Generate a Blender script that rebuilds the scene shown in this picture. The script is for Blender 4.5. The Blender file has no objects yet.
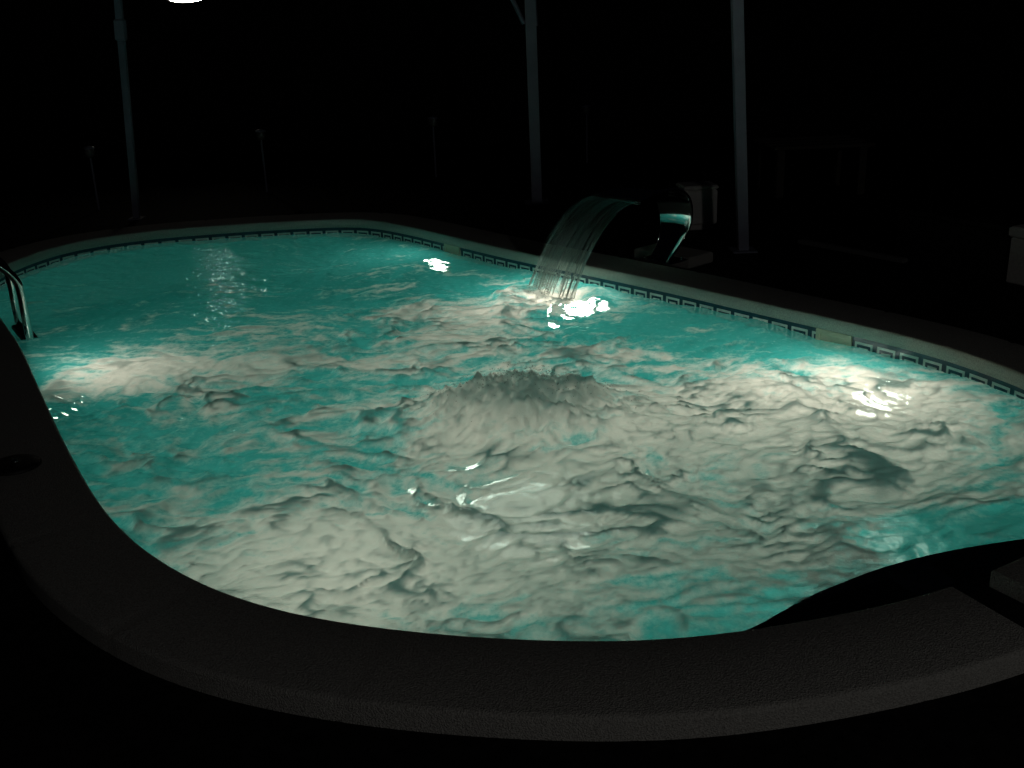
import bpy, math, random
import numpy as np
from mathutils import Vector, Matrix
random.seed(7)
C = bpy.context.scene.collection
PI = math.pi

# ------------------------------------------------------------------ camera
FPX, PITCH, ROLL, CAMH = 1050.0, math.radians(19.5), math.radians(2.0), 1.6
Fv = Vector((0, math.cos(PITCH), -math.sin(PITCH)))
U0 = Vector((0, math.sin(PITCH), math.cos(PITCH))); R0 = Vector((1, 0, 0))
cr, sr = math.cos(ROLL), math.sin(ROLL)
Rv = R0 * cr - U0 * sr; Uv = R0 * sr + U0 * cr

def ground(px, py, z=0.0):
    """where the line of sight through a spot of the photo meets the level z"""
    d = Fv + Rv * ((px - 512) / FPX) - Uv * ((py - 384) / FPX)
    t = (CAMH - z) / -d.z
    return Vector((d.x * t, d.y * t, z))

cam_d = bpy.data.cameras.new('camera'); cam = bpy.data.objects.new('camera', cam_d); C.objects.link(cam)
cam_d.sensor_width = 36; cam_d.lens = FPX / 1024 * 36
cam.matrix_world = Matrix(((Rv.x, Uv.x, -Fv.x, 0), (Rv.y, Uv.y, -Fv.y, 0), (Rv.z, Uv.z, -Fv.z, CAMH), (0, 0, 0, 1)))
bpy.context.scene.camera = cam

# ------------------------------------------------------------------ helpers
def tag(o, label=None, cat=None, group=None, kind=None):
    if label: o['label'] = label
    if cat: o['category'] = cat
    if group: o['group'] = group
    if kind: o['kind'] = kind
    return o

def empty(name, loc, rotz=0.0):
    o = bpy.data.objects.new(name, None); C.objects.link(o); o.location = loc; o.rotation_euler = (0, 0, rotz)
    o.empty_display_size = .1
    return o

class MB:
    def __init__(s): s.v = []; s.f = []; s.m = []; s.sm = []
    def add(s, vs, fs, mi=0, smooth=False):
        b = len(s.v); s.v += [tuple(v) for v in vs]
        for f in fs: s.f.append(tuple(i + b for i in f)); s.m.append(mi); s.sm.append(smooth)
    def box(s, c, d, mi=0, rz=0.0, bev=0.0):
        hx, hy, hz = d[0] / 2, d[1] / 2, d[2] / 2
        b = min(bev, hx * .9, hy * .9, hz * .9)
        ca, sa = math.cos(rz), math.sin(rz)
        rings = []
        if b > 0:
            prof = [(hx - b, hy - b, -hz), (hx, hy, -hz + b), (hx, hy, hz - b), (hx - b, hy - b, hz)]
        else:
            prof = [(hx, hy, -hz), (hx, hy, hz)]
        vs = []
        for (x, y, z) in prof:
            for (sx, sy) in ((-1, -1), (1, -1), (1, 1), (-1, 1)):
                X, Y = x * sx, y * sy
                vs.append((c[0] + X * ca - Y * sa, c[1] + X * sa + Y * ca, c[2] + z))
        n = len(prof); fs = [(3, 2, 1, 0), tuple(range((n - 1) * 4, n * 4))]
        for k in range(n - 1):
            for i in range(4):
                j = (i + 1) % 4; fs.append((k * 4 + i, k * 4 + j, k * 4 + 4 + j, k * 4 + 4 + i))
        s.add(vs, fs, mi)
    def tube(s, pts, r, n=12, mi=0, caps=True):
        pts = [Vector(p) for p in pts]; rs = r if isinstance(r, (list, tuple)) else [r] * len(pts)
        t0 = (pts[1] - pts[0]).normalized()
        a = t0.orthogonal().normalized(); vs = []
        for i, p in enumerate(pts):
            t = (pts[min(i + 1, len(pts) - 1)] - pts[max(i - 1, 0)]).normalized()
            a = (a - t * a.dot(t)).normalized(); b = t.cross(a)
            for k in range(n):
                w = 2 * PI * k / n; vs.append(p + (a * math.cos(w) + b * math.sin(w)) * rs[i])
        fs = []
        for i in range(len(pts) - 1):
            for k in range(n):
                j = (k + 1) % n; fs.append((i * n + k, i * n + j, i * n + n + j, i * n + n + k))
        s.add(vs, fs, mi, True)
        if caps:
            s.add(vs[:n], [tuple(range(n - 1, -1, -1))], mi); s.add(vs[-n:], [tuple(range(n))], mi)
    def lathe(s, prof, c=(0, 0, 0), n=24, mi=0, smooth=True):
        vs = []; fs = []
        for (r, z) in prof:
            for k in range(n):
                w = 2 * PI * k / n; vs.append((c[0] + r * math.cos(w), c[1] + r * math.sin(w), c[2] + z))
        for i in range(len(prof) - 1):
            for k in range(n):
                j = (k + 1) % n; fs.append((i * n + k, i * n + j, i * n + n + j, i * n + n + k))
        fs.append(tuple(range(n - 1, -1, -1))); fs.append(tuple(range((len(prof) - 1) * n, len(prof) * n)))
        s.add(vs, fs, mi, smooth)
    def build(s, name, mats, parent=None):
        me = bpy.data.meshes.new(name); me.from_pydata(s.v, [], s.f); me.validate()
        for m in (mats if isinstance(mats, (list, tuple)) else [mats]): me.materials.append(m)
        if len(me.polygons) == len(s.f):
            me.polygons.foreach_set('material_index', s.m); me.polygons.foreach_set('use_smooth', s.sm)
        me.update()
        o = bpy.data.objects.new(name, me); C.objects.link(o); o.parent = parent
        return o

# ------------------------------------------------------------------ noise
class Noise:
    def __init__(s, seed):
        r = np.random.RandomState(seed); s.p = r.permutation(256); s.p = np.concatenate([s.p, s.p, s.p])
        a = r.rand(256) * 2 * PI; s.gx, s.gy = np.cos(a), np.sin(a)
    def __call__(s, x, y):
        xi = np.floor(x).astype(int); yi = np.floor(y).astype(int); xf = x - xi; yf = y - yi
        u = xf ** 3 * (xf * (xf * 6 - 15) + 10); v = yf ** 3 * (yf * (yf * 6 - 15) + 10)
        def g(i, j):
            h = s.p[s.p[(xi + i) & 255] + ((yi + j) & 255)]
            return s.gx[h] * (xf - i) + s.gy[h] * (yf - j)
        a = g(0, 0) * (1 - u) + g(1, 0) * u; b = g(0, 1) * (1 - u) + g(1, 1) * u
        return (a * (1 - v) + b * v) * 1.5
def fbm(n, x, y, o=4, lac=2.03, gain=.5):
    t = 0; a = 1.0; tot = 0
    for k in range(o):
        t = t + a * n(x + 17.3 * k, y - 9.1 * k); tot += a; a *= gain; x = x * lac; y = y * lac
    return t / tot
def sstep(a, b, x):
    t = np.clip((x - a) / (b - a), 0, 1); return t * t * (3 - 2 * t)

# ------------------------------------------------------------------ materials
def new_mat(name):
    m = bpy.data.materials.new(name); m.use_nodes = True; nt = m.node_tree
    b = nt.nodes.get('Principled BSDF'); return m, nt, b
def N(nt, t, **k):
    n = nt.nodes.new(t)
    for a, v in k.items(): setattr(n, a, v)
    return n
def plain(name, col, rough=.5, metal=0.0, bump=0.0, scale=40, var=0.0, coord='Object', detail=4):
    m, nt, b = new_mat(name); L = nt.links
    b.inputs['Base Color'].default_value = (*col, 1); b.inputs['Roughness'].default_value = rough; b.inputs['Metallic'].default_value = metal
    tc = N(nt, 'ShaderNodeTexCoord'); no = N(nt, 'ShaderNodeTexNoise'); no.inputs['Scale'].default_value = scale; no.inputs['Detail'].default_value = detail
    L.new(tc.outputs[coord], no.inputs['Vector'])
    rp = N(nt, 'ShaderNodeValToRGB')
    rp.color_ramp.elements[0].position = .3; rp.color_ramp.elements[1].position = .7
    rp.color_ramp.elements[0].color = (*[c * (1 - var) for c in col], 1); rp.color_ramp.elements[1].color = (*[min(1, c * (1 + var)) for c in col], 1)
    L.new(no.outputs['Fac'], rp.inputs['Fac']); L.new(rp.outputs['Color'], b.inputs['Base Color'])
    if bump:
        bp = N(nt, 'ShaderNodeBump'); bp.inputs['Strength'].default_value = bump; bp.inputs['Distance'].default_value = .01
        L.new(no.outputs['Fac'], bp.inputs['Height']); L.new(bp.outputs['Normal'], b.inputs['Normal'])
    return m
def emit(name, col, st):
    m, nt, b = new_mat(name)
    b.inputs['Base Color'].default_value = (*col, 1)
    b.inputs['Emission Color'].default_value = (*col, 1); b.inputs['Emission Strength'].default_value = st
    return m

M = {}
M['coping'] = plain('coping stone', (.40, .385, .35), .85, 0, .8, 230, .35, detail=5)
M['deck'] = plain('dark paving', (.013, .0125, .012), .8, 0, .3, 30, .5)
M['frieze_blue'] = plain('frieze navy tile', (.007, .04, .068), .25, 0, 0, 30, .25)
M['frieze_pale'] = plain('frieze pale tile', (.62, .66, .62), .25, 0, 0, 30, .1)
M['steel'] = plain('polished steel', (.62, .62, .60), .12, 1.0, 0, 20, .04)
M['dark_steel'] = plain('mirror steel', (.55, .56, .56), .07, 1.0, 0, 20, .03)
M['post'] = plain('grey painted metal', (.20, .21, .27), .45, .0, 0, 12, .08)
M['pale_plastic'] = plain('pale plastic', (.50, .48, .45), .5, 0, .1, 60, .06)
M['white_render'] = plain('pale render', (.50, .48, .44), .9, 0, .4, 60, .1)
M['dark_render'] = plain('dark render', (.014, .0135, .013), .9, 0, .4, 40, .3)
M['wood'] = plain('weathered wood', (.045, .038, .03), .8, 0, .3, 30, .3)
M['ivory'] = plain('ivory plastic', (.50, .47, .34), .4, 0, 0, 30, .05)
M['kerb'] = plain('dark kerb stone', (.11, .105, .10), .9, 0, .3, 60, .2)
M['coping'].node_tree.nodes['Principled BSDF'].inputs['Specular IOR Level'].default_value = .2
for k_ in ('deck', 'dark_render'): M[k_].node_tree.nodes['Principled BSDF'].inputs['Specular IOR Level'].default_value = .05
M['smoke'] = plain('smoked plastic', (.12, .12, .11), .3, 0, 0, 30, .05)
M['black_rubber'] = plain('black rubber', (.012, .012, .012), .6, 0, .2, 50, .2)
M['dark_tile'] = plain('dark blue step tile', (.010, .013, .022), .35, 0, .3, 45, .5)

# small turquoise mosaic of the basin
def mosaic():
    m, nt, b = new_mat('turquoise mosaic'); L = nt.links
    tc = N(nt, 'ShaderNodeTexCoord'); br = N(nt, 'ShaderNodeTexBrick')
    br.inputs['Scale'].default_value = 20; br.offset = 0; br.inputs['Brick Width'].default_value = .5; br.inputs['Row Height'].default_value = .5
    br.inputs['Color1'].default_value = (.10, .56, .53, 1); br.inputs['Color2'].default_value = (.06, .48, .47, 1); br.inputs['Mortar'].default_value = (.35, .62, .58, 1)
    br.inputs['Mortar Size'].default_value = .02
    L.new(tc.outputs['Object'], br.inputs['Vector']); L.new(br.outputs['Color'], b.inputs['Base Color'])
    b.inputs['Roughness'].default_value = .35
    return m
M['mosaic'] = mosaic()

# ------------------------------------------------------------------ pool outline (inner lip of the coping)
ZT, ZB, ZG = .145, .08, .08
far_px = [(14, 261), (70, 243), (141, 232), (211, 226), (281, 221.5), (360, 219), (399, 224.5), (457, 237.6), (516, 251), (589, 265.5),
          (677, 283.6), (736, 297), (794, 310), (851, 322.6), (899, 334), (947, 346.5), (982, 358), (1024, 373.6)]
near_px = [(1024, 554), (992, 570), (950, 586), (900, 600), (841, 613), (753, 628), (680, 637), (600, 640), (500, 637), (400, 629), (300, 614), (250, 601),
           (200, 582), (150, 553), (125, 532), (100, 503), (80, 470), (60, 432), (35, 378), (20, 345), (0, 316)]
ctrl = [ground(*p, ZT).xy for p in far_px] + [Vector((2.15, 3.62)), Vector((2.02, 3.12)), Vector((1.75, 2.77))] + \
       [ground(*p, ZT).xy for p in near_px] + [Vector((-3.05, 6.0)), Vector((-3.25, 6.45))]

def spline(ctrl, step):
    n = len(ctrl); out = []
    P = [np.array(c) for c in ctrl]
    for i in range(n):
        p0, p1, p2, p3 = P[i - 1], P[i], P[(i + 1) % n], P[(i + 2) % n]
        d1, d2, d3 = [max(np.linalg.norm(b - a), 1e-4) ** .5 for a, b in ((p0, p1), (p1, p2), (p2, p3))]
        t0, t1, t2, t3 = 0, d1, d1 + d2, d1 + d2 + d3
        k = max(6, int(np.linalg.norm(p2 - p1) / .01))
        for t in np.linspace(t1, t2, k, endpoint=False):
            A1 = p0 * (t1 - t) / (t1 - t0) + p1 * (t - t0) / (t1 - t0)
            A2 = p1 * (t2 - t) / (t2 - t1) + p2 * (t - t1) / (t2 - t1)
            A3 = p2 * (t3 - t) / (t3 - t2) + p3 * (t - t2) / (t3 - t2)
            B1 = A1 * (t2 - t) / (t2 - t0) + A2 * (t - t0) / (t2 - t0)
            B2 = A2 * (t3 - t) / (t3 - t1) + A3 * (t - t1) / (t3 - t1)
            out.append(B1 * (t2 - t) / (t2 - t1) + B2 * (t - t1) / (t2 - t1))
    return resample(np.array(out), step)
def resample(p, step):
    q = np.vstack([p, p[:1]]); L = np.r_[0, np.cumsum(np.linalg.norm(np.diff(q, axis=0), axis=1))]
    n = int(round(L[-1] / step)); s = np.linspace(0, L[-1], n, endpoint=False)
    return np.c_[np.interp(s, L, q[:, 0]), np.interp(s, L, q[:, 1])]
def smooth(p, it):
    for _ in range(it): p = p * .5 + (np.roll(p, 1, 0) + np.roll(p, -1, 0)) * .25
    return p
RIM = smooth(spline(ctrl, .02), 60)
RIM = resample(RIM, .02)
nR = len(RIM)
tan = np.roll(RIM, -3, 0) - np.roll(RIM, 3, 0); tan /= np.linalg.norm(tan, axis=1)[:, None]
area = .5 * np.sum(RIM[:, 0] * np.roll(RIM[:, 1], -1) - np.roll(RIM[:, 0], -1) * RIM[:, 1])
OUT = np.c_[tan[:, 1], -tan[:, 0]] * (1 if area > 0 else -1)      # outward normals
def rim_at(p):
    """index of the rim point nearest to p"""
    return int(np.argmin(np.sum((RIM - np.array(p)[:2]) ** 2, axis=1)))
def off(i, d, z=0.0): return Vector((RIM[i % nR, 0] + OUT[i % nR, 0] * d, RIM[i % nR, 1] + OUT[i % nR, 1] * d, z))

def ring(profile, mi=0, mb=None, idx=None, closed=True):
    """sweep an (offset, z) profile along the rim"""
    mb = mb or MB(); idx = list(range(nR)) if idx is None else idx; n = len(idx); k = len(profile)
    vs = [off(i, d, z) for i in idx for (d, z) in profile]; fs = []
    for a in range(n if closed else n - 1):
        b = (a + 1) % n
        for j in range(k - 1): fs.append((a * k + j, a * k + j + 1, b * k + j + 1, b * k + j))
    if area > 0: fs = [tuple(reversed(f)) for f in fs]
    mb.add(vs, fs, mi, True); return mb

# ---- coping: rounded stones, a joint every 0.6 m, and one dark channel cut across it on the right
CW = .30
b = .007
def cop_prof(w0=0.0, top=ZT, w1=CW):
    return [(w0 + .03, ZB), (w0, ZB), (w0, top - b * 1.4), (w0 + b * .4, top - b * .5), (w0 + b * 1.4, top), (w1 - b * 2.2, top), (w1 - b * .9, top - b * .45), (w1 - b * .15, top - b * 1.3), (w1, top - b * 2.2), (w1, ZG - .02)]
ch0, ch1 = rim_at(ground(953, 585, ZT)), rim_at(ground(991, 570.5, ZT))
ch0, ch1 = min(ch0, ch1), max(ch0, ch1)
mb = MB()
order = [i % nR for i in range(ch1, ch0 + nR + 1)]
prof = cop_prof()
jp = [(d, z) if (z < ZT - .03 or d < .02) else (d if d < .1 else d - .003, z - .0045) for d, z in prof]
vs, k = [], len(prof)
for a, i in enumerate(order):
    use = jp if (a % 30 == 15) else prof
    vs += [off(i, d, z) for d, z in use]
fs = []
for a in range(len(order) - 1):
    for j in range(k - 1): fs.append((a * k + j, a * k + j + 1, (a + 1) * k + j + 1, (a + 1) * k + j))
if area > 0: fs = [tuple(reversed(f)) for f in fs]
mb.add(vs, fs, 0, True)
mb.add(vs[:k], [tuple(range(k))], 0); mb.add(vs[-k:], [tuple(range(k))[::-1]], 0)
cop = mb.build('trim_1', M['coping']); tag(cop, 'pale rough stone coping running round the rim of the oval pool', 'pool coping', kind='structure')
mb = MB()
for a in range(1):
    idx = list(range(ch0 - 0, ch1 + 1)); ring([(.0, ZB - .02), (.0, ZB + .012), (CW, ZB + .012), (CW, ZG - .02)], 0, mb, idx, False)
dc = mb.build('dark_channel', M['black_rubber']); tag(dc, 'dark channel cutting across the coping beside the corner step', 'recess', kind='structure')

# ---- basin: wall, floor
DEPTH = -1.25
mb = ring([(.02, ZB + .002), (.02, -.4), (.02, DEPTH + .1), (-.03, DEPTH + .02), (-.1, DEPTH)])
cen = (float(RIM[:, 0].mean()), float(RIM[:, 1].mean()))
vs = [off(i, -.1, DEPTH) for i in range(nR)] + [Vector((cen[0], cen[1], DEPTH))]
mb.add(vs, [(i, (i + 1) % nR, nR) for i in range(nR)])
bas = mb.build('pool_basin', M['mosaic']); tag(bas, 'turquoise mosaic basin of the oval pool under the water', 'pool', kind='structure')

# ---- frieze of Greek key tiles under the coping
KEY = ["##########",
       "##########",
       "#........#",
       "#.######.#",
       "#.#....#.#",
       "#.#.##.#.#",
       "#.#.#..#.#",
       "#.#.####.#",
       "#.#......#",
       "#.########",
       "..........",
       "##########"]
rowsz = np.linspace(ZB, -.075, len(KEY) + 1)
Lr = nR * .02; ncell = int(round(Lr / .0122 / 10)) * 10
ss = np.linspace(0, nR, ncell, endpoint=False)
ext = np.vstack([RIM, RIM[:1]]); oex = np.vstack([OUT, OUT[:1]])
def rim_s(s, d):
    i = int(s) % nR; fr = s - int(s)
    p = ext[i] * (1 - fr) + ext[i + 1] * fr + (oex[i] * (1 - fr) + oex[i + 1] * fr) * d; return p
skim_a, skim_b = rim_at(ground(817, 315, ZT)), rim_at(ground(850, 323, ZT))
skim2 = rim_at(ground(452, 236.5, ZT))
mb = MB(); vs = []
for a in range(ncell):
    p = rim_s(ss[a], .016)
    for z in rowsz: vs.append((p[0], p[1], z))
nk = len(rowsz); fs = []; mi = []
for a in range(ncell):
    c = (a + 1) % ncell
    for r in range(nk - 1):
        f = (a * nk + r, a * nk + r + 1, c * nk + r + 1, c * nk + r)
        fs.append(f[::-1] if area > 0 else f); mi.append(1 if KEY[r][a % 10] == '.' else 0)
mb.add(vs, fs); mb.m = mi
fr = mb.build('trim_2', [M['frieze_blue'], M['frieze_pale']]); tag(fr, 'navy and white Greek key tile frieze under the coping', 'tile frieze', kind='structure')

# ---- deck: from the coping outwards
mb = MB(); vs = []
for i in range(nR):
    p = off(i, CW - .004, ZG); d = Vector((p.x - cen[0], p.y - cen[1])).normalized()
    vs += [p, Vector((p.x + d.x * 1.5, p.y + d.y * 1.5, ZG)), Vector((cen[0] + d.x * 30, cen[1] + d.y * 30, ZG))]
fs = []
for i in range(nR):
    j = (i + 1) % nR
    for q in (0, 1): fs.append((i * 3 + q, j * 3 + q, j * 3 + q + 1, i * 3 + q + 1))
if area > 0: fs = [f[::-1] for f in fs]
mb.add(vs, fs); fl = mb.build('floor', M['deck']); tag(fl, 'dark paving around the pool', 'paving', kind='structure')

# ---- corner step at the lower right, its dark tiled top just clear of the water
lc_px = [(736, 631), (753, 625.5), (780, 610), (806, 595), (841, 580.6), (876, 567), (917, 555.7), (958, 547), (1000, 540.5), (1024, 537)]
lc = [ground(*p, .035).xy for p in lc_px] + [Vector((1.62, 2.86)), Vector((1.85, 2.95)), Vector((2.05, 3.1))]
lc = [Vector(p) for p in lc]
# fine polyline
fine = []
for a in range(len(lc) - 1):
    for t in np.linspace(0, 1, 10, endpoint=False): fine.append(lc[a].lerp(lc[a + 1], t))
fine.append(lc[-1])
fa = smooth(np.array(fine)[1:-1], 0); 
for _ in range(25): fa[1:-1] = fa[1:-1] * .5 + (fa[:-2] + fa[2:]) * .25
LEDGE = fa
vs = []
for p in fa:
    i = rim_at(p); w = off(i, .06)
    if (Vector(p) - w.xy).dot(Vector(OUT[i])) > 0: w = Vector((p[0], p[1], 0)) + Vector((OUT[i][0], OUT[i][1], 0)) * .002
    vs += [Vector((p[0], p[1], -.5)), Vector((p[0], p[1], .026)), Vector((p[0], p[1], .026)) + Vector((OUT[i][0], OUT[i][1], 0)) * .008 + Vector((0, 0, .008)), Vector((w.x, w.y, .036))]
mb = MB(); fs = []
for a in range(len(fa) - 1):
    for q in range(3): fs.append((a * 4 + q, a * 4 + q + 1, a * 4 + 5 + q, a * 4 + 4 + q))
mb.add(vs, fs)
st = mb.build('pool_step', M['dark_tile']); tag(st, 'dark tiled corner step with a curved edge at the near right end of the pool', 'pool step', kind='structure')

# ------------------------------------------------------------------ the water
STEP = .0125
xs = np.arange(RIM[:, 0].min() - .05, RIM[:, 0].max() + .05, STEP); ys = np.arange(RIM[:, 1].min() - .05, RIM[:, 1].max() + .05, STEP)
X, Y = np.meshgrid(xs, ys)
poly = np.array([off(i, .03).xy for i in range(0, nR, 2)])
def inside(poly, X, Y):
    r = np.zeros(X.shape, bool); n = len(poly)
    for i in range(n):
        x0, y0 = poly[i]; x1, y1 = poly[(i + 1) % n]
        if y0 == y1: continue
        c = ((y0 > Y) != (y1 > Y)) & (X < (x1 - x0) * (Y - y0) / (y1 - y0) + x0); r ^= c
    return r
mask = inside(poly, X, Y)
n1, n2, n3, n4, n5, n6 = [Noise(s) for s in (1, 12, 23, 34, 45, 56)]
def blob(px, py, rx, ry, ang=0.0):
    """soft spot of the water centred where the photo shows it, radii in metres"""
    c = ground(px, py, 0); ca, sa = math.cos(ang), math.sin(ang)
    dx, dy = X - c.x, Y - c.y; u = (dx * ca + dy * sa) / rx; v = (-dx * sa + dy * ca) / ry
    return np.exp(-(u * u + v * v))
# where the water boils
churn = .22 + .78 * np.clip(blob(560, 440, 1.3, 1.1) + blob(800, 430, .7, .8) + blob(400, 560, 1.0, .7) + blob(480, 330, .8, .8) + .9 * blob(220, 420, .9, .8), 0, 1)
wx = X + .20 * n5(X * 1.1, Y * 1.1) + .07 * n5(X * 3.3 + 3, Y * 3.3) + .025 * n1(X * 9, Y * 9); wy = Y + .20 * n6(X * 1.1, Y * 1.1) + .07 * n6(X * 3.3, Y * 3.3 + 7) + .025 * n2(X * 9, Y * 9)
rid = (1 - np.abs(fbm(n1, wx * 1.5 + .35 * wy, wy * 2.2 - .2 * wx, 3, gain=.5))) ** 4
rid2 = (1 - np.abs(fbm(n2, wx * 3.4 + 5, wy * 5.2, 3))) ** 4
rid3 = (1 - np.abs(fbm(n4, wx * 9.5, wy * 13, 2))) ** 3
brk = sstep(-.25, .35, fbm(n3, X * 2.1 + 9, Y * 2.1, 2))
brk2 = sstep(-.2, .4, fbm(n6, X * 3.1 + 2, Y * 3.1, 2))
hgt = .02 + .024 * fbm(n3, wx * 1.1, wy * 1.1, 2) + churn * (.048 * brk * (rid - .5) + .034 * brk2 * (rid2 - .5) + .011 * (rid3 - .5)) + .005 * fbm(n4, wx * 8, wy * 10, 3)
hgt += .0026 * churn * fbm(n5, X * 25, Y * 25, 2)
hgt += .028 * blob(180, 250, 1.6, .7) + .02 * blob(730, 320, .35, .35)
# bubbling dome in the middle
mc = ground(522, 424, 0); dm = np.hypot((X - mc.x) / .42, (Y - mc.y) / .27)
dome = np.exp(-dm ** 2.6)
spk = np.abs(n4(X * 17, Y * 17)) + .6 * np.abs(n1(X * 36, Y * 36))
hgt += dome * (.140 + .030 * fbm(n2, X * 6, Y * 6, 2) + .040 * spk + .035 * np.abs(n5(X * 52, Y * 26)))
# ring the falling jet throws up
jc = ground(556, 304, 0); jd = np.hypot(X - jc.x, Y - jc.y)
jet = np.exp(-(jd / .2) ** 2)
hgt += .03 * np.exp(-((jd - .28) / .1) ** 2) + jet * (.025 * n4(X * 14, Y * 14) + .02 * n1(X * 30, Y * 30))
# foam cover
w = -.27 + .95 * (blob(640, 450, 1.2, 1.0) * 1.15 + blob(870, 425, .5, .55) * 1.2 + blob(420, 570, .9, .45) + .9 * blob(250, 590, .35, .35) + .75 * blob(470, 320, .6, .45, -.6) + .9 * blob(140, 375, .5, .3) + .5 * blob(300, 360, .7, .5) + .30 * blob(190, 440, .6, .6)) + .9 * jet
w -= .16 * blob(170, 470, .4, .4) + .75 * blob(150, 270, 1.3, .9) + .55 * blob(790, 345, .4, .3) + .5 * blob(690, 325, .35, .3) + .4 * blob(960, 540, .35, .2) + .35 * blob(760, 610, .3, .12) + .4 * blob(460, 265, .5, .3, -.8) + .35 * blob(375, 470, .12, .16) + .35 * blob(250, 465, .2, .12)
foam_n = fbm(n6, wx * 1.9 + 3, wy * 3.2, 5, gain=.62)
foam_f = fbm(n2, wx * 7, wy * 13, 4, gain=.65)
foam = w + 1.05 * foam_n + .80 * foam_f + .34 * (rid - .5) + .40 * (rid2 - .5) + .14 * rid3
foam = np.maximum(foam, dome * 1.7 - .25)
foam = sstep(-.55, 1.15, foam)
# heaped froth along the crests lets little light through
froth = np.clip(sstep(.66, .93, rid) * brk + .95 * sstep(.68, .93, rid2) * brk2 + .5 * sstep(.70, 1, rid3) + .25 * sstep(.0, .6, foam_f), 0, 1) * (.35 + .65 * churn)
froth = np.maximum(froth, .9 * sstep(.25, .95, dome) * sstep(.1, .8, spk + .35))

ids = -np.ones(X.shape, int); ids[mask] = np.arange(mask.sum())
q = np.stack([ids[:-1, :-1], ids[:-1, 1:], ids[1:, 1:], ids[1:, :-1]], -1).reshape(-1, 4); q = q[(q >= 0).all(1)]
me = bpy.data.meshes.new('pool_water')
V = np.c_[X[mask], Y[mask], hgt[mask]].astype(np.float32)
me.vertices.add(len(V)); me.vertices.foreach_set('co', V.ravel())
me.loops.add(len(q) * 4); me.loops.foreach_set('vertex_index', q.ravel().astype(np.int32))
me.polygons.add(len(q)); me.polygons.foreach_set('loop_start', np.arange(0, len(q) * 4, 4, dtype=np.int32)); me.polygons.foreach_set('loop_total', np.full(len(q), 4, np.int32))
me.update(calc_edges=True); me.polygons.foreach_set('use_smooth', np.ones(len(q), bool))
ah = me.attributes.new('froth', 'FLOAT', 'POINT'); ah.data.foreach_set('value', froth[mask].astype(np.float32))
at = me.attributes.new('foam', 'FLOAT', 'POINT'); at.data.foreach_set('value', foam[mask].astype(np.float32))
water = bpy.data.objects.new('pool_water', me); C.objects.link(water)
tag(water, 'churning turquoise and foamy water filling the oval pool', 'water', kind='stuff')

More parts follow.
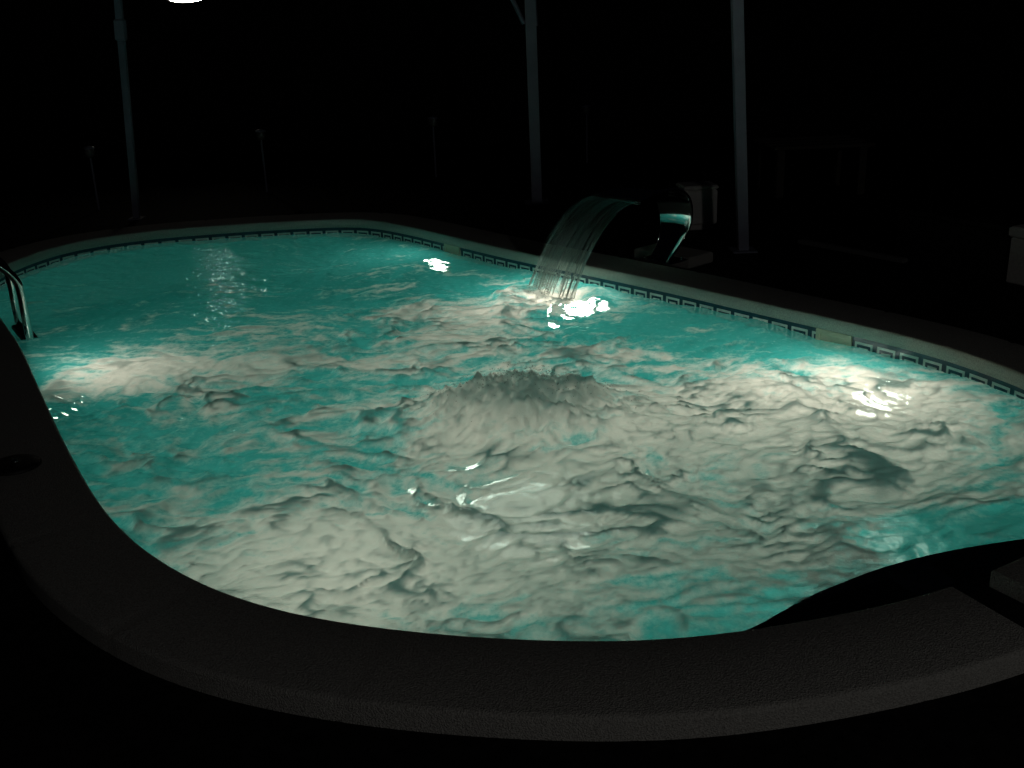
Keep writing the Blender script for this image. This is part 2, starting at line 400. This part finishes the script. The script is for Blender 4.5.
def water_mat():
    m, nt, b = new_mat('aerated pool water'); L = nt.links; nt.nodes.remove(b)
    out = nt.nodes['Material Output']
    a = N(nt, 'ShaderNodeAttribute'); a.attribute_name = 'foam'
    tc = N(nt, 'ShaderNodeTexCoord')
    nf = N(nt, 'ShaderNodeTexNoise'); nf.inputs['Scale'].default_value = 38; nf.inputs['Detail'].default_value = 6; nf.inputs['Roughness'].default_value = .65
    L.new(tc.outputs['Object'], nf.inputs['Vector'])
    ad = N(nt, 'ShaderNodeMath', operation='MULTIPLY_ADD'); L.new(nf.outputs['Fac'], ad.inputs[0]); ad.inputs[1].default_value = .9; L.new(a.outputs['Fac'], ad.inputs[2])
    mr = N(nt, 'ShaderNodeMapRange'); mr.interpolation_type = 'SMOOTHSTEP'; mr.inputs[1].default_value = .52; mr.inputs[2].default_value = 1.36
    L.new(ad.outputs[0], mr.inputs[0])
    bp = N(nt, 'ShaderNodeBump'); bp.inputs['Strength'].default_value = .4; bp.inputs['Distance'].default_value = .010; L.new(nf.outputs['Fac'], bp.inputs['Height'])
    nw = N(nt, 'ShaderNodeTexNoise'); nw.inputs['Scale'].default_value = 16; nw.inputs['Detail'].default_value = 3; L.new(tc.outputs['Object'], nw.inputs['Vector'])
    bw = N(nt, 'ShaderNodeBump'); bw.inputs['Strength'].default_value = .28; bw.inputs['Distance'].default_value = .02; L.new(nw.outputs['Fac'], bw.inputs['Height'])
    gl = N(nt, 'ShaderNodeBsdfGlass'); gl.inputs['IOR'].default_value = 1.33; gl.inputs['Roughness'].default_value = .02; gl.inputs['Color'].default_value = (.66, .96, .96, 1); L.new(bw.outputs['Normal'], gl.inputs['Normal'])
    tr = N(nt, 'ShaderNodeBsdfTranslucent'); tr.inputs['Color'].default_value = (.04, .47, .46, 1); L.new(bw.outputs['Normal'], tr.inputs['Normal'])
    m1 = N(nt, 'ShaderNodeMixShader'); mf = N(nt, 'ShaderNodeMapRange'); mf.inputs[3].default_value = .5; mf.inputs[4].default_value = .93; L.new(mr.outputs[0], mf.inputs[0]); L.new(mf.outputs[0], m1.inputs[0]); L.new(gl.outputs[0], m1.inputs[1]); L.new(tr.outputs[0], m1.inputs[2])
    ft = N(nt, 'ShaderNodeBsdfTranslucent'); ft.inputs['Color'].default_value = (.86, .84, .78, 1); L.new(bp.outputs['Normal'], ft.inputs['Normal'])
    fd = N(nt, 'ShaderNodeBsdfDiffuse'); fd.inputs['Color'].default_value = (.86, .84, .78, 1); L.new(bp.outputs['Normal'], fd.inputs['Normal'])
    af = N(nt, 'ShaderNodeAttribute'); af.attribute_name = 'froth'
    fm = N(nt, 'ShaderNodeMapRange'); fm.inputs[3].default_value = .22; fm.inputs[4].default_value = .93; L.new(af.outputs['Fac'], fm.inputs[0])
    m2 = N(nt, 'ShaderNodeMixShader'); L.new(fm.outputs[0], m2.inputs[0]); L.new(ft.outputs[0], m2.inputs[1]); L.new(fd.outputs[0], m2.inputs[2])
    gy = N(nt, 'ShaderNodeBsdfGlossy'); gy.inputs['Roughness'].default_value = .12; L.new(bw.outputs['Normal'], gy.inputs['Normal'])
    m3 = N(nt, 'ShaderNodeMixShader'); m3.inputs[0].default_value = .04; L.new(m2.outputs[0], m3.inputs[1]); L.new(gy.outputs[0], m3.inputs[2])
    sc = N(nt, 'ShaderNodeMath', operation='MULTIPLY'); sc.inputs[1].default_value = .80; L.new(mr.outputs[0], sc.inputs[0])
    mx = N(nt, 'ShaderNodeMixShader'); L.new(sc.outputs[0], mx.inputs[0]); L.new(m1.outputs[0], mx.inputs[1]); L.new(m3.outputs[0], mx.inputs[2])
    L.new(mx.outputs[0], out.inputs['Surface'])
    return m
me.materials.append(water_mat())

# ------------------------------------------------------------------ underwater lamps
M['lens'] = emit('lamp lens', (1.0, .80, .67), 14.0)
M['soft_lens'] = emit('soft lamp lens', (1.0, .80, .67), 3.0)
lamps = [((1.76, 4.66), -.50, 12, .12, 'sunken pool lamp at the far right wall nearest the corner'),
         ((.45, 6.28), -.40, 9, .5, 'sunken pool lamp on the far wall beneath the falling water'),
         ((-.5, 7.38), -.40, 3, .12, 'sunken pool lamp on the far wall left of the waterfall'),
         ((-2.34, 4.8), -.38, 4.2, .12, 'sunken pool lamp on the near left wall by the ladder'),
         ((-.78, 2.48), -.68, 5, .12, 'sunken pool lamp on the near rounded end of the wall')]
lamps.append(((.06, 4.42), None, 4.0, 0, 'sunken lamp in the floor under the bubbling dome'))
for (p, z, W, tilt, lab) in lamps:
    i = rim_at(p); base = off(i, .02, z or 0); inn = Vector((-OUT[i][0], -OUT[i][1], 0)); 
    if z is None: base = Vector((p[0], p[1], DEPTH)); inn = Vector((0, 0, 1))
    r = empty('pool_lamp', base, 0); tag(r, lab, 'pool lamp', 'underwater lamps round the pool wall')
    rot = inn.to_track_quat('Z', 'Y').to_matrix()
    def put(prof, name, mat):
        m_ = MB(); m_.lathe(prof, n=28); m_.v = [tuple(rot @ Vector(v)) for v in m_.v]; return m_.build(name, mat, r)
    g = 1 if tilt else 2.7
    put([(r_ * g, z_) for r_, z_ in [(.0, -.002), (.15, -.002), (.15, .012), (.142, .02), (.118, .022), (.114, .014), (.0, .014)]], 'lamp_rim', M['ivory'])
    put([(r_ * g, z_) for r_, z_ in [(.0, .014), (.112, .014), (.10, .024), (.06, .031), (.0, .034)]], 'lamp_lens', M['lens'] if tilt else M['soft_lens'])
    ld = bpy.data.lights.new('pool_lamp_light', 'AREA'); ld.shape = 'DISK'; ld.size = .2 if tilt else .56; ld.energy = W; ld.color = (1.0, .80, .67)
    lo = bpy.data.objects.new('pool_lamp_light', ld); C.objects.link(lo)
    lo.location = base + inn * .05; lo.rotation_euler = (inn + Vector((0, 0, tilt))).to_track_quat('-Z', 'Y').to_euler()

# ------------------------------------------------------------------ swan neck spout and the water it throws
B_ = ground(660, 261, ZT); ib = rim_at(B_)
inn = Vector((-OUT[ib][0], -OUT[ib][1], 0)); alo = Vector((tan[ib][0], tan[ib][1], 0))
if alo.x < 0: alo = -alo
rz = math.atan2(inn.y, inn.x)
spout = empty('waterfall_spout', B_, rz); tag(spout, 'mirror-polished steel swan-neck spout on the far coping throwing a sheet of water', 'pool spout')
sg = 1 if alo.dot(Vector((-math.sin(rz), math.cos(rz), 0))) > 0 else -1
def catmull(pts, n):
    out = []
    for i in range(len(pts) - 1):
        p0, p1, p2, p3 = [np.array(pts[max(0, min(len(pts) - 1, i + k))], float) for k in (-1, 0, 1, 2)]
        for t in np.linspace(0, 1, n, endpoint=False):
            out.append(.5 * ((2 * p1) + (-p0 + p2) * t + (2 * p0 - 5 * p1 + 4 * p2 - p3) * t * t + (-p0 + 3 * p1 - 3 * p2 + p3) * t ** 3))
    out.append(np.array(pts[-1], float)); return out
# (inward, height, half width, half thickness)
neck = catmull([(.0, .012, .075, .010), (-.07, .08, .085, .010), (-.125, .16, .105, .010), (-.14, .23, .125, .010), (-.125, .32, .14, .010), (-.075, .40, .15, .010), (.03, .45, .16, .010), (.2, .462, .172, .010), (.39, .43, .18, .010)], 6)
m_ = MB(); vs = []; nn = 14
for a, (d, z, hw, ht) in enumerate(neck):
    p = neck[max(a - 1, 0)]; q_ = neck[min(a + 1, len(neck) - 1)]
    t = np.array([q_[0] - p[0], q_[1] - p[1]]); t /= np.linalg.norm(t); nrm = (-t[1], t[0])
    for k in range(nn):
        w0 = 2 * PI * (k + .5) / nn
        cx, sx = math.cos(w0), math.sin(w0)
        yy = hw * math.copysign(abs(cx) ** .16, cx); oo = ht * math.copysign(abs(sx) ** .5, sx)
        vs.append((d + nrm[0] * oo, yy, z + nrm[1] * oo))
fs = []
for a in range(len(neck) - 1):
    for k in range(nn):
        j = (k + 1) % nn; fs.append((a * nn + k, a * nn + j, a * nn + nn + j, a * nn + nn + k))
m_.add(vs, fs, 0, True); m_.add(vs[:nn], [tuple(range(nn))[::-1]]); 
m_.build('neck', M['dark_steel'], spout)
m_ = MB(); d, z, hw, ht = neck[-1]
m_.box((d + .004, 0, z - .001), (.012, hw * 2.0, .026), 0, 0, .005); m_.build('mouth_lip', M['black_rubber'], spout)
m_ = MB(); m_.box((-.03, 0, .006), (.17, .24, .012), 0, 0, .005); fpl = m_.build('foot_plate', M['dark_steel'], spout)
for (bx, by) in ((.035, .09), (.035, -.09), (-.095, .09), (-.095, -.09)):
    m_ = MB(); m_.lathe([(.0, .012), (.012, .012), (.012, .018), (.009, .023), (.0, .023)], (bx, by, 0), 8); m_.build('bolt', M['steel'], fpl)
# pale slab behind the spout
sl = empty('paving_slab', B_ - inn * .25 + Vector((0, 0, 0)), rz)
sl.location.z = ZG
m_ = MB(); m_.box((-.0, -sg * .12, .035), (.24, .44, .07), 0, 0, .008); 
slb = m_.build('paving_slab', M['coping']); bpy.data.objects.remove(sl)
slb.location = (B_.x - inn.x * .27, B_.y - inn.y * .27, ZG); slb.rotation_euler = (0, 0, rz)
tag(slb, 'pale stone slab on the ground behind the steel spout', 'slab')

# falling sheet: many fine strands that part and meet
Lp = ground(547, 299, 0); rel = Lp - B_; dl = rel.dot(inn); tl = rel.dot(alo)
d0, z0 = .395, ZT + .43
g_, dz = 9.81, z0 + .02
T_ = math.sqrt(2 * dz / g_); vx = (dl - d0) / T_; vt = tl / T_
m_ = MB(); rnd = random.Random(3)
def fall(a, u, j=0.0):
    t = a * T_ * 1.02
    p = B_ + inn * (d0 + vx * t * (1 + j)) + alo * (u * (1 + .10 * a) + vt * t); p.z = z0 - .5 * g_ * t * t
    return p
for s in range(190):
    u = rnd.uniform(-.175, .175); ph = rnd.uniform(0, 9); a0 = rnd.choice([0, 0, 0, rnd.uniform(.0, .6)]); a1 = min(1.0, a0 + rnd.uniform(.35, 1.0)); j = rnd.gauss(0, .045)
    n = 14; r0 = rnd.uniform(.0012, .0036); pts = []; rs = []
    for k in range(n + 1):
        a = a0 + (a1 - a0) * k / n; w = u + .008 * a * math.sin(ph + 5 * a)
        p = fall(a, w, j * a); pts.append(p); rs.append(r0 * (.55 + .75 * abs(math.sin(ph * 3 + a * 11))) * (0.4 if k in (0, n) else 1))
    m_.tube(pts, rs, 6)
# thin film between the strands
nu, na = 46, 40; vs = []; nf_ = Noise(77)
for i in range(nu + 1):
    for k in range(na + 1):
        u = -.175 + .35 * i / nu; a = k / na
        p = fall(a, u); o_ = .010 * float(nf_(np.array(u * 55.0), np.array(a * 2.2))) + .006 * float(nf_(np.array(u * 120.0 + 7), np.array(a * 4)))
        vs.append(p + inn * o_)
fs = [(i * (na + 1) + k, i * (na + 1) + k + 1, (i + 1) * (na + 1) + k + 1, (i + 1) * (na + 1) + k) for i in range(nu) for k in range(na)]
m_.add(vs, fs, 1, True)
def strand_mat(name, lo, hi):
    m, nt, b = new_mat(name); L = nt.links; nt.nodes.remove(b); out = nt.nodes['Material Output']
    t = N(nt, 'ShaderNodeBsdfTransparent'); gl = N(nt, 'ShaderNodeBsdfGlossy'); gl.inputs['Roughness'].default_value = .08
    tl_ = N(nt, 'ShaderNodeBsdfTranslucent'); tl_.inputs['Color'].default_value = (.85, .88, .85, 1)
    df = N(nt, 'ShaderNodeBsdfDiffuse'); df.inputs['Color'].default_value = (.85, .88, .85, 1)
    fz = N(nt, 'ShaderNodeLayerWeight'); fz.inputs['Blend'].default_value = .35
    a = N(nt, 'ShaderNodeMixShader'); L.new(fz.outputs['Fresnel'], a.inputs[0]); L.new(t.outputs[0], a.inputs[1]); L.new(gl.outputs[0], a.inputs[2])
    w1 = N(nt, 'ShaderNodeMixShader'); w1.inputs[0].default_value = .5; L.new(tl_.outputs[0], w1.inputs[1]); L.new(df.outputs[0], w1.inputs[2])
    bu = N(nt, 'ShaderNodeAttribute'); bu.attribute_name = 'aeration_glow'
    mp = N(nt, 'ShaderNodeMapRange'); mp.inputs[3].default_value = lo; mp.inputs[4].default_value = hi; L.new(bu.outputs['Fac'], mp.inputs[0])
    c = N(nt, 'ShaderNodeMixShader'); L.new(mp.outputs[0], c.inputs[0]); L.new(a.outputs[0], c.inputs[1]); L.new(w1.outputs[0], c.inputs[2])
    L.new(c.outputs[0], out.inputs['Surface']); return m
def aerate_glow(o, z_hi, z_lo, pw):  # whiter towards the base: broken water plus lamp glow put into the colour
    n = len(o.data.vertices); co = np.zeros(n * 3, np.float32); o.data.vertices.foreach_get('co', co)
    v = np.clip((z_hi - co[2::3]) / (z_hi - z_lo), 0, 1) ** pw
    at_ = o.data.attributes.new('aeration_glow', 'FLOAT', 'POINT'); at_.data.foreach_set('value', v.astype(np.float32))
wf = m_.build('waterfall', [strand_mat('water strand', .02, .65), strand_mat('water film', .004, .30)]); aerate_glow(wf, z0, 0, 3.2)
tag(wf, 'streaky sheet of water arching from the steel spout down into the pool', 'waterfall', kind='stuff')
# spray thrown up where it lands and over the bubbling dome
m_ = MB()
def drop(p, r):
    m_.lathe([(.0, -r), (r * .8, -r * .55), (r, 0), (r * .75, r * .6), (.0, r * 1.1)], p, 6)
for s in range(150):
    a = rnd.uniform(0, 2 * PI); q_ = abs(rnd.gauss(0, .14)); p = Lp + Vector((math.cos(a) * q_, math.sin(a) * q_, abs(rnd.gauss(.03, .045)) + .035)); drop(p, rnd.uniform(.0015, .0045))
for s in range(600):
    x_, y_ = rnd.gauss(0, .19), rnd.gauss(.06, .09); e_ = math.exp(-((x_ / .4) ** 2 + (y_ / .26) ** 2) ** 1.2)
    drop(Vector((mc.x + x_, mc.y + y_, .05 + .15 * e_ + abs(rnd.gauss(0, .022)))), rnd.uniform(.001, .0028))
sp = m_.build('spray_droplets', strand_mat('droplet', .22, .22)); tag(sp, 'fine spray droplets over the foam and beneath the waterfall', 'spray', kind='stuff')
# ------------------------------------------------------------------ ladder
iA, iB = rim_at(ground(19, 328, 0)), rim_at(ground(30, 344, 0))
ctr = (RIM[iA] + RIM[iB]) / 2; ic = rim_at(ctr)
lin = Vector((-OUT[ic][0], -OUT[ic][1], 0)); lrz = math.atan2(lin.y, lin.x)
lad = empty('pool_ladder', (RIM[ic][0], RIM[ic][1], ZT), lrz); tag(lad, 'polished steel pool ladder with two bent rails at the left edge of the pool', 'ladder')
LW = .185
for s in (-1, 1):
    c0 = catmull([(.11, -.95), (.11, -.5), (.11, .0), (.11, .12), (.10, .20), (.05, .275), (-.08, .40), (-.18, .49), (-.28, .54), (-.37, .50), (-.43, .32), (-.44, .16), (-.44, .003)], 7)
    m_ = MB(); m_.tube([(p[0], s * LW, p[1]) for p in c0], .021, 16); m_.build('rail', M['steel'], lad)
    m_ = MB(); m_.lathe([(.0, .0), (.05, .0), (.05, .006), (.034, .016), (.024, .02), (.0, .02)], (-.44, s * LW, 0), 20); m_.build('flange', M['steel'], lad)
for z in (-.13, -.40, -.67):
    m_ = MB(); m_.box((.11, 0, z), (.085, LW * 2 - .03, .03), 0, 0, .008)
    t_ = m_.build('tread', M['black_rubber'], lad)
    for k in range(5):
        g__ = MB(); g__.box((.082 + k * .014, 0, z + .016), (.006, LW * 2 - .07, .004), 0, 0, .001); g__.build('grip_strip', M['black_rubber'], t_)

# ------------------------------------------------------------------ round lid on the near left coping
li = rim_at(ground(62, 432, ZT)); lp = ground(16, 466, ZT)
lid = empty('access_cover', (lp.x, lp.y, ZT)); tag(lid, 'small dark round lid with a bright screw on the near left coping', 'lid')
m_ = MB(); m_.lathe([(.0, -.002), (.085, -.002), (.085, .006), (.078, .012), (.055, .014), (.0, .017)], n=28); m_.build('cover', M['black_rubber'], lid)
m_ = MB(); m_.lathe([(.0, .015), (.011, .015), (.011, .02), (.007, .025), (.0, .026)], n=12); m_.build('screw', M['steel'], lid)

# ------------------------------------------------------------------ skimmer mouths that break the frieze
def skimmer(px0, px1, name_label):
    a, b_ = rim_at(ground(*px0, ZT)), rim_at(ground(*px1, ZT)); i = (a + b_) // 2; w = abs(a - b_) * .02
    inn_ = Vector((-OUT[i][0], -OUT[i][1], 0)); r = empty('skimmer', off(i, .016, 0), math.atan2(inn_.y, inn_.x)); tag(r, name_label, 'skimmer', 'skimmer mouths in the frieze')
    m_ = MB()
    for (c_, d_) in (((.004, 0, .066), (.016, w, .024)), ((.004, 0, -.10), (.016, w, .03)), ((.004, -w / 2 + .012, -.02), (.016, .024, .16)), ((.004, w / 2 - .012, -.02), (.016, .024, .16))): m_.box(c_, d_, 0, 0, .003)
    m_.build('frame', M['ivory'], r)
    m_ = MB(); m_.box((.002, 0, -.015), (.008, w - .05, .145), 0, 0, .002); m_.build('flap', M['ivory'], r)
skimmer((817, 315), (850, 323), 'ivory skimmer mouth set in the frieze at the right')
skimmer((447, 234), (458, 238), 'small ivory skimmer mouth in the frieze left of the waterfall')

# ------------------------------------------------------------------ posts of the canopy
def at_Y(px, py, Yw):
    d = Fv + Rv * ((px - 512) / FPX) - Uv * ((py - 384) / FPX); t = Yw / d.y
    return Vector((d.x * t, d.y * t, CAMH + d.z * t))
def post(base, top_px, wd, label, brace=None, collar=False):
    top = at_Y(top_px[0], top_px[1], base.y); dirv = (top - base).normalized(); Lp_ = 2.6
    r = empty('canopy_post', base); tag(r, label, 'post', 'posts of the canopy round the pool')
    q_ = dirv.to_track_quat('Z', 'Y').to_matrix()
    m_ = MB(); m_.box((0, 0, Lp_ / 2), (wd, wd, Lp_), 0, 0, .008); m_.v = [tuple(q_ @ Vector(v)) for v in m_.v]; m_.build('shaft', M['post'], r)
    m_ = MB(); m_.box((0, 0, .006), (wd * 2.4, wd * 2.4, .012), 0, 0, .004); m_.build('base_plate', M['post'], r)
    if collar:
        m_ = MB(); zc = (at_Y(*collar, base.y) - base).length
        m_.box((0, 0, zc), (wd * 1.5, wd * 1.5, .16), 0, 0, .01); m_.v = [tuple(q_ @ Vector(v)) for v in m_.v]; m_.build('collar', M['post'], r)
    for (p0, p1) in (brace or []):
        m_ = MB(); a = at_Y(*p0, base.y - .0) - base; b_ = at_Y(*p1, base.y - .0) - base; m_.tube([a, b_], .018, 10); m_.build('brace', M['post'], r)
post(ground(743, 251, ZG), (737, 0), .066, 'bluish grey canopy post standing just right of the steel spout')
post(ground(537, 203, ZG), (530, 0), .085, 'grey canopy post with a slanting brace beyond the waterfall', brace=[((524, 24), (494, -40)), ((536, 26), (530, -60))])
post(ground(137, 219, ZG), (118, 0), .05, 'slim grey canopy post with a collar behind the left end of the pool', collar=(119, 30))

# ------------------------------------------------------------------ pale box behind the spout
bx0 = ground(696, 228, ZG); bb = empty('storage_box', bx0, .12); tag(bb, 'small pale box with a lid on the paving behind the spout', 'box')
m_ = MB(); m_.box((0, 0, .02), (.17, .16, .04), 0, 0, .006); m_.build('plinth', M['pale_plastic'], bb)
m_ = MB(); m_.box((0, 0, .165), (.24, .2, .25), 0, 0, .012); m_.build('body', M['pale_plastic'], bb)
m_ = MB(); m_.box((0, 0, .305), (.25, .215, .03), 0, 0, .01); m_.build('lid', M['pale_plastic'], bb)

# ------------------------------------------------------------------ low wall and its pale end pier at the right
pw = ground(1031, 283, ZG); pl_ = ground(915, 258, ZG); dvec = (pl_ - pw); ln = dvec.length; wrz = math.atan2(dvec.y, dvec.x)
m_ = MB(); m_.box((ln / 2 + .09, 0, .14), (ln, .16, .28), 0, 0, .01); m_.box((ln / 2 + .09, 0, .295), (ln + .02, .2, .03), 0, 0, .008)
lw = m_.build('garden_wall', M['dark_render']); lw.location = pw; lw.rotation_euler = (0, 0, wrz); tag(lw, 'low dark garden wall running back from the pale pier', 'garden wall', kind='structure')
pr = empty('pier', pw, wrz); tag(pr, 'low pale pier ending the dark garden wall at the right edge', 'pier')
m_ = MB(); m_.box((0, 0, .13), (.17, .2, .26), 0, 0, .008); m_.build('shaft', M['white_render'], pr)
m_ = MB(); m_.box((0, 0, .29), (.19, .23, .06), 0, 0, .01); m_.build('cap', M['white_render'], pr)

# ------------------------------------------------------------------ slatted bench in the dark
bc = ground(812, 141, .5); bn = empty('garden_bench', (bc.x, bc.y, ZG), .05); tag(bn, 'low slatted wooden bench in the dark beyond the right post', 'bench')
for k in range(4):
    m_ = MB(); m_.box((0, -.27 + k * .18, .41), (.82, .12, .03), 0, 0, .006); m_.build('slat', M['wood'], bn)
for s in (-1, 1):
    for t in (-1, 1):
        m_ = MB(); m_.box((s * .34, t * .25, .197), (.06, .06, .394), 0, 0, .005); m_.build('leg', M['wood'], bn)

# ------------------------------------------------------------------ unlit stake lights in a row at the back
stk = [((97, 152), (99, 210), 'unlit stake light in front of the back wall, farthest left of its row'), ((265, 135), (267, 192), 'unlit stake light in front of the back wall, second from the left of its row'),
       ((435, 122), (436, 177), 'unlit stake light in front of the back wall, left of the braced post'), ((586, 110), (587, 163), 'unlit stake light in front of the back wall, right of the braced post')]
for (hp, bp_, lab) in stk:
    b0 = ground(*bp_, ZG); hz = at_Y(*hp, b0.y).z - ZG
    r = empty('stake_light', b0); tag(r, lab, 'garden light', 'stake lights along the back of the garden')
    m_ = MB(); m_.tube([(0, 0, 0), (0, 0, hz - .03)], .010, 8); m_.build('stake', M['post'], r)
    m_ = MB(); m_.lathe([(.0, -.045), (.02, -.045), (.035, -.03), (.042, .0), (.034, .03), (.0, .045)], (0, 0, hz), 16); m_.build('globe', M['smoke'], r)
    m_ = MB(); m_.lathe([(.0, .03), (.05, .03), (.044, .045), (.0, .055)], (0, 0, hz), 16); m_.build('cap', M['post'], r)

# ------------------------------------------------------------------ kerb strip on the paving, back wall, wall lamp
k0, k1 = ground(800, 243, ZG), ground(905, 263, ZG); kv = k1 - k0
m_ = MB(); m_.box((kv.length / 2, 0, .012), (kv.length, .05, .03), 0, 0, .006); kb = m_.build('kerb_strip', M['kerb'])
kb.location = k0; kb.rotation_euler = (0, 0, math.atan2(kv.y, kv.x)); tag(kb, 'thin pale kerb strip on the dark paving at the right', 'kerb', kind='structure')
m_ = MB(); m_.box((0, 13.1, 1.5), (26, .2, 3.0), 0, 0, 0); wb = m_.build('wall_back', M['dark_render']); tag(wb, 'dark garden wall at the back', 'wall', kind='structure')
lc0 = at_Y(188, -1.0, 12.97); lm = empty('wall_lamp', lc0); tag(lm, 'lit oval wall lamp high on the back wall at the upper left', 'lamp')
M['glow'] = emit('lit lamp glass', (1.0, .92, .74), 70.0)
def oval(prof, name, mat, n=40):
    m_ = MB(); m_.lathe(prof, n=n); m_.f = m_.f[:-2]; m_.m = m_.m[:-2]; m_.sm = m_.sm[:-2]
    m_.v = [(v[0], -v[2], v[1] * .17) for v in m_.v]; return m_.build(name, mat, lm)
oval([(.0, .0), (.225, .0), (.225, .13), (.212, .13), (.205, .03), (.0, .03)], 'hood', M['black_rubber'])  # hood added to keep the lamp's light off the wall
oval([(.0, .062), (.10, .06), (.18, .05), (.203, .032)], 'glass', M['glow'])

# ------------------------------------------------------------------ lamp on the house behind the photographer
hl = bpy.data.lights.new('house_lamp_light', 'POINT'); hl.energy = 50; hl.color = (1.0, .99, .97); hl.shadow_soft_size = .12
ho = bpy.data.objects.new('house_lamp_light', hl); C.objects.link(ho); ho.location = (2.6, -2.6, 2.45)

# ------------------------------------------------------------------ light and view
w_ = bpy.data.worlds.new('night'); bpy.context.scene.world = w_; w_.use_nodes = True
bg = w_.node_tree.nodes['Background']; bg.inputs[0].default_value = (.5, .6, 1, 1); bg.inputs[1].default_value = .0006
sc = bpy.context.scene
sc.view_settings.view_transform = 'Standard'; sc.view_settings.look = 'None'; sc.view_settings.gamma = 1; sc.view_settings.exposure = 0
sc.view_settings.use_curve_mapping = False
cy = sc.cycles
cy.use_denoising = True; cy.max_bounces = 10; cy.diffuse_bounces = 4; cy.transmission_bounces = 8; cy.transparent_max_bounces = 12
cy.sample_clamp_indirect = 4.0; cy.caustics_reflective = True; cy.caustics_refractive = True; cy.blur_glossy = .3
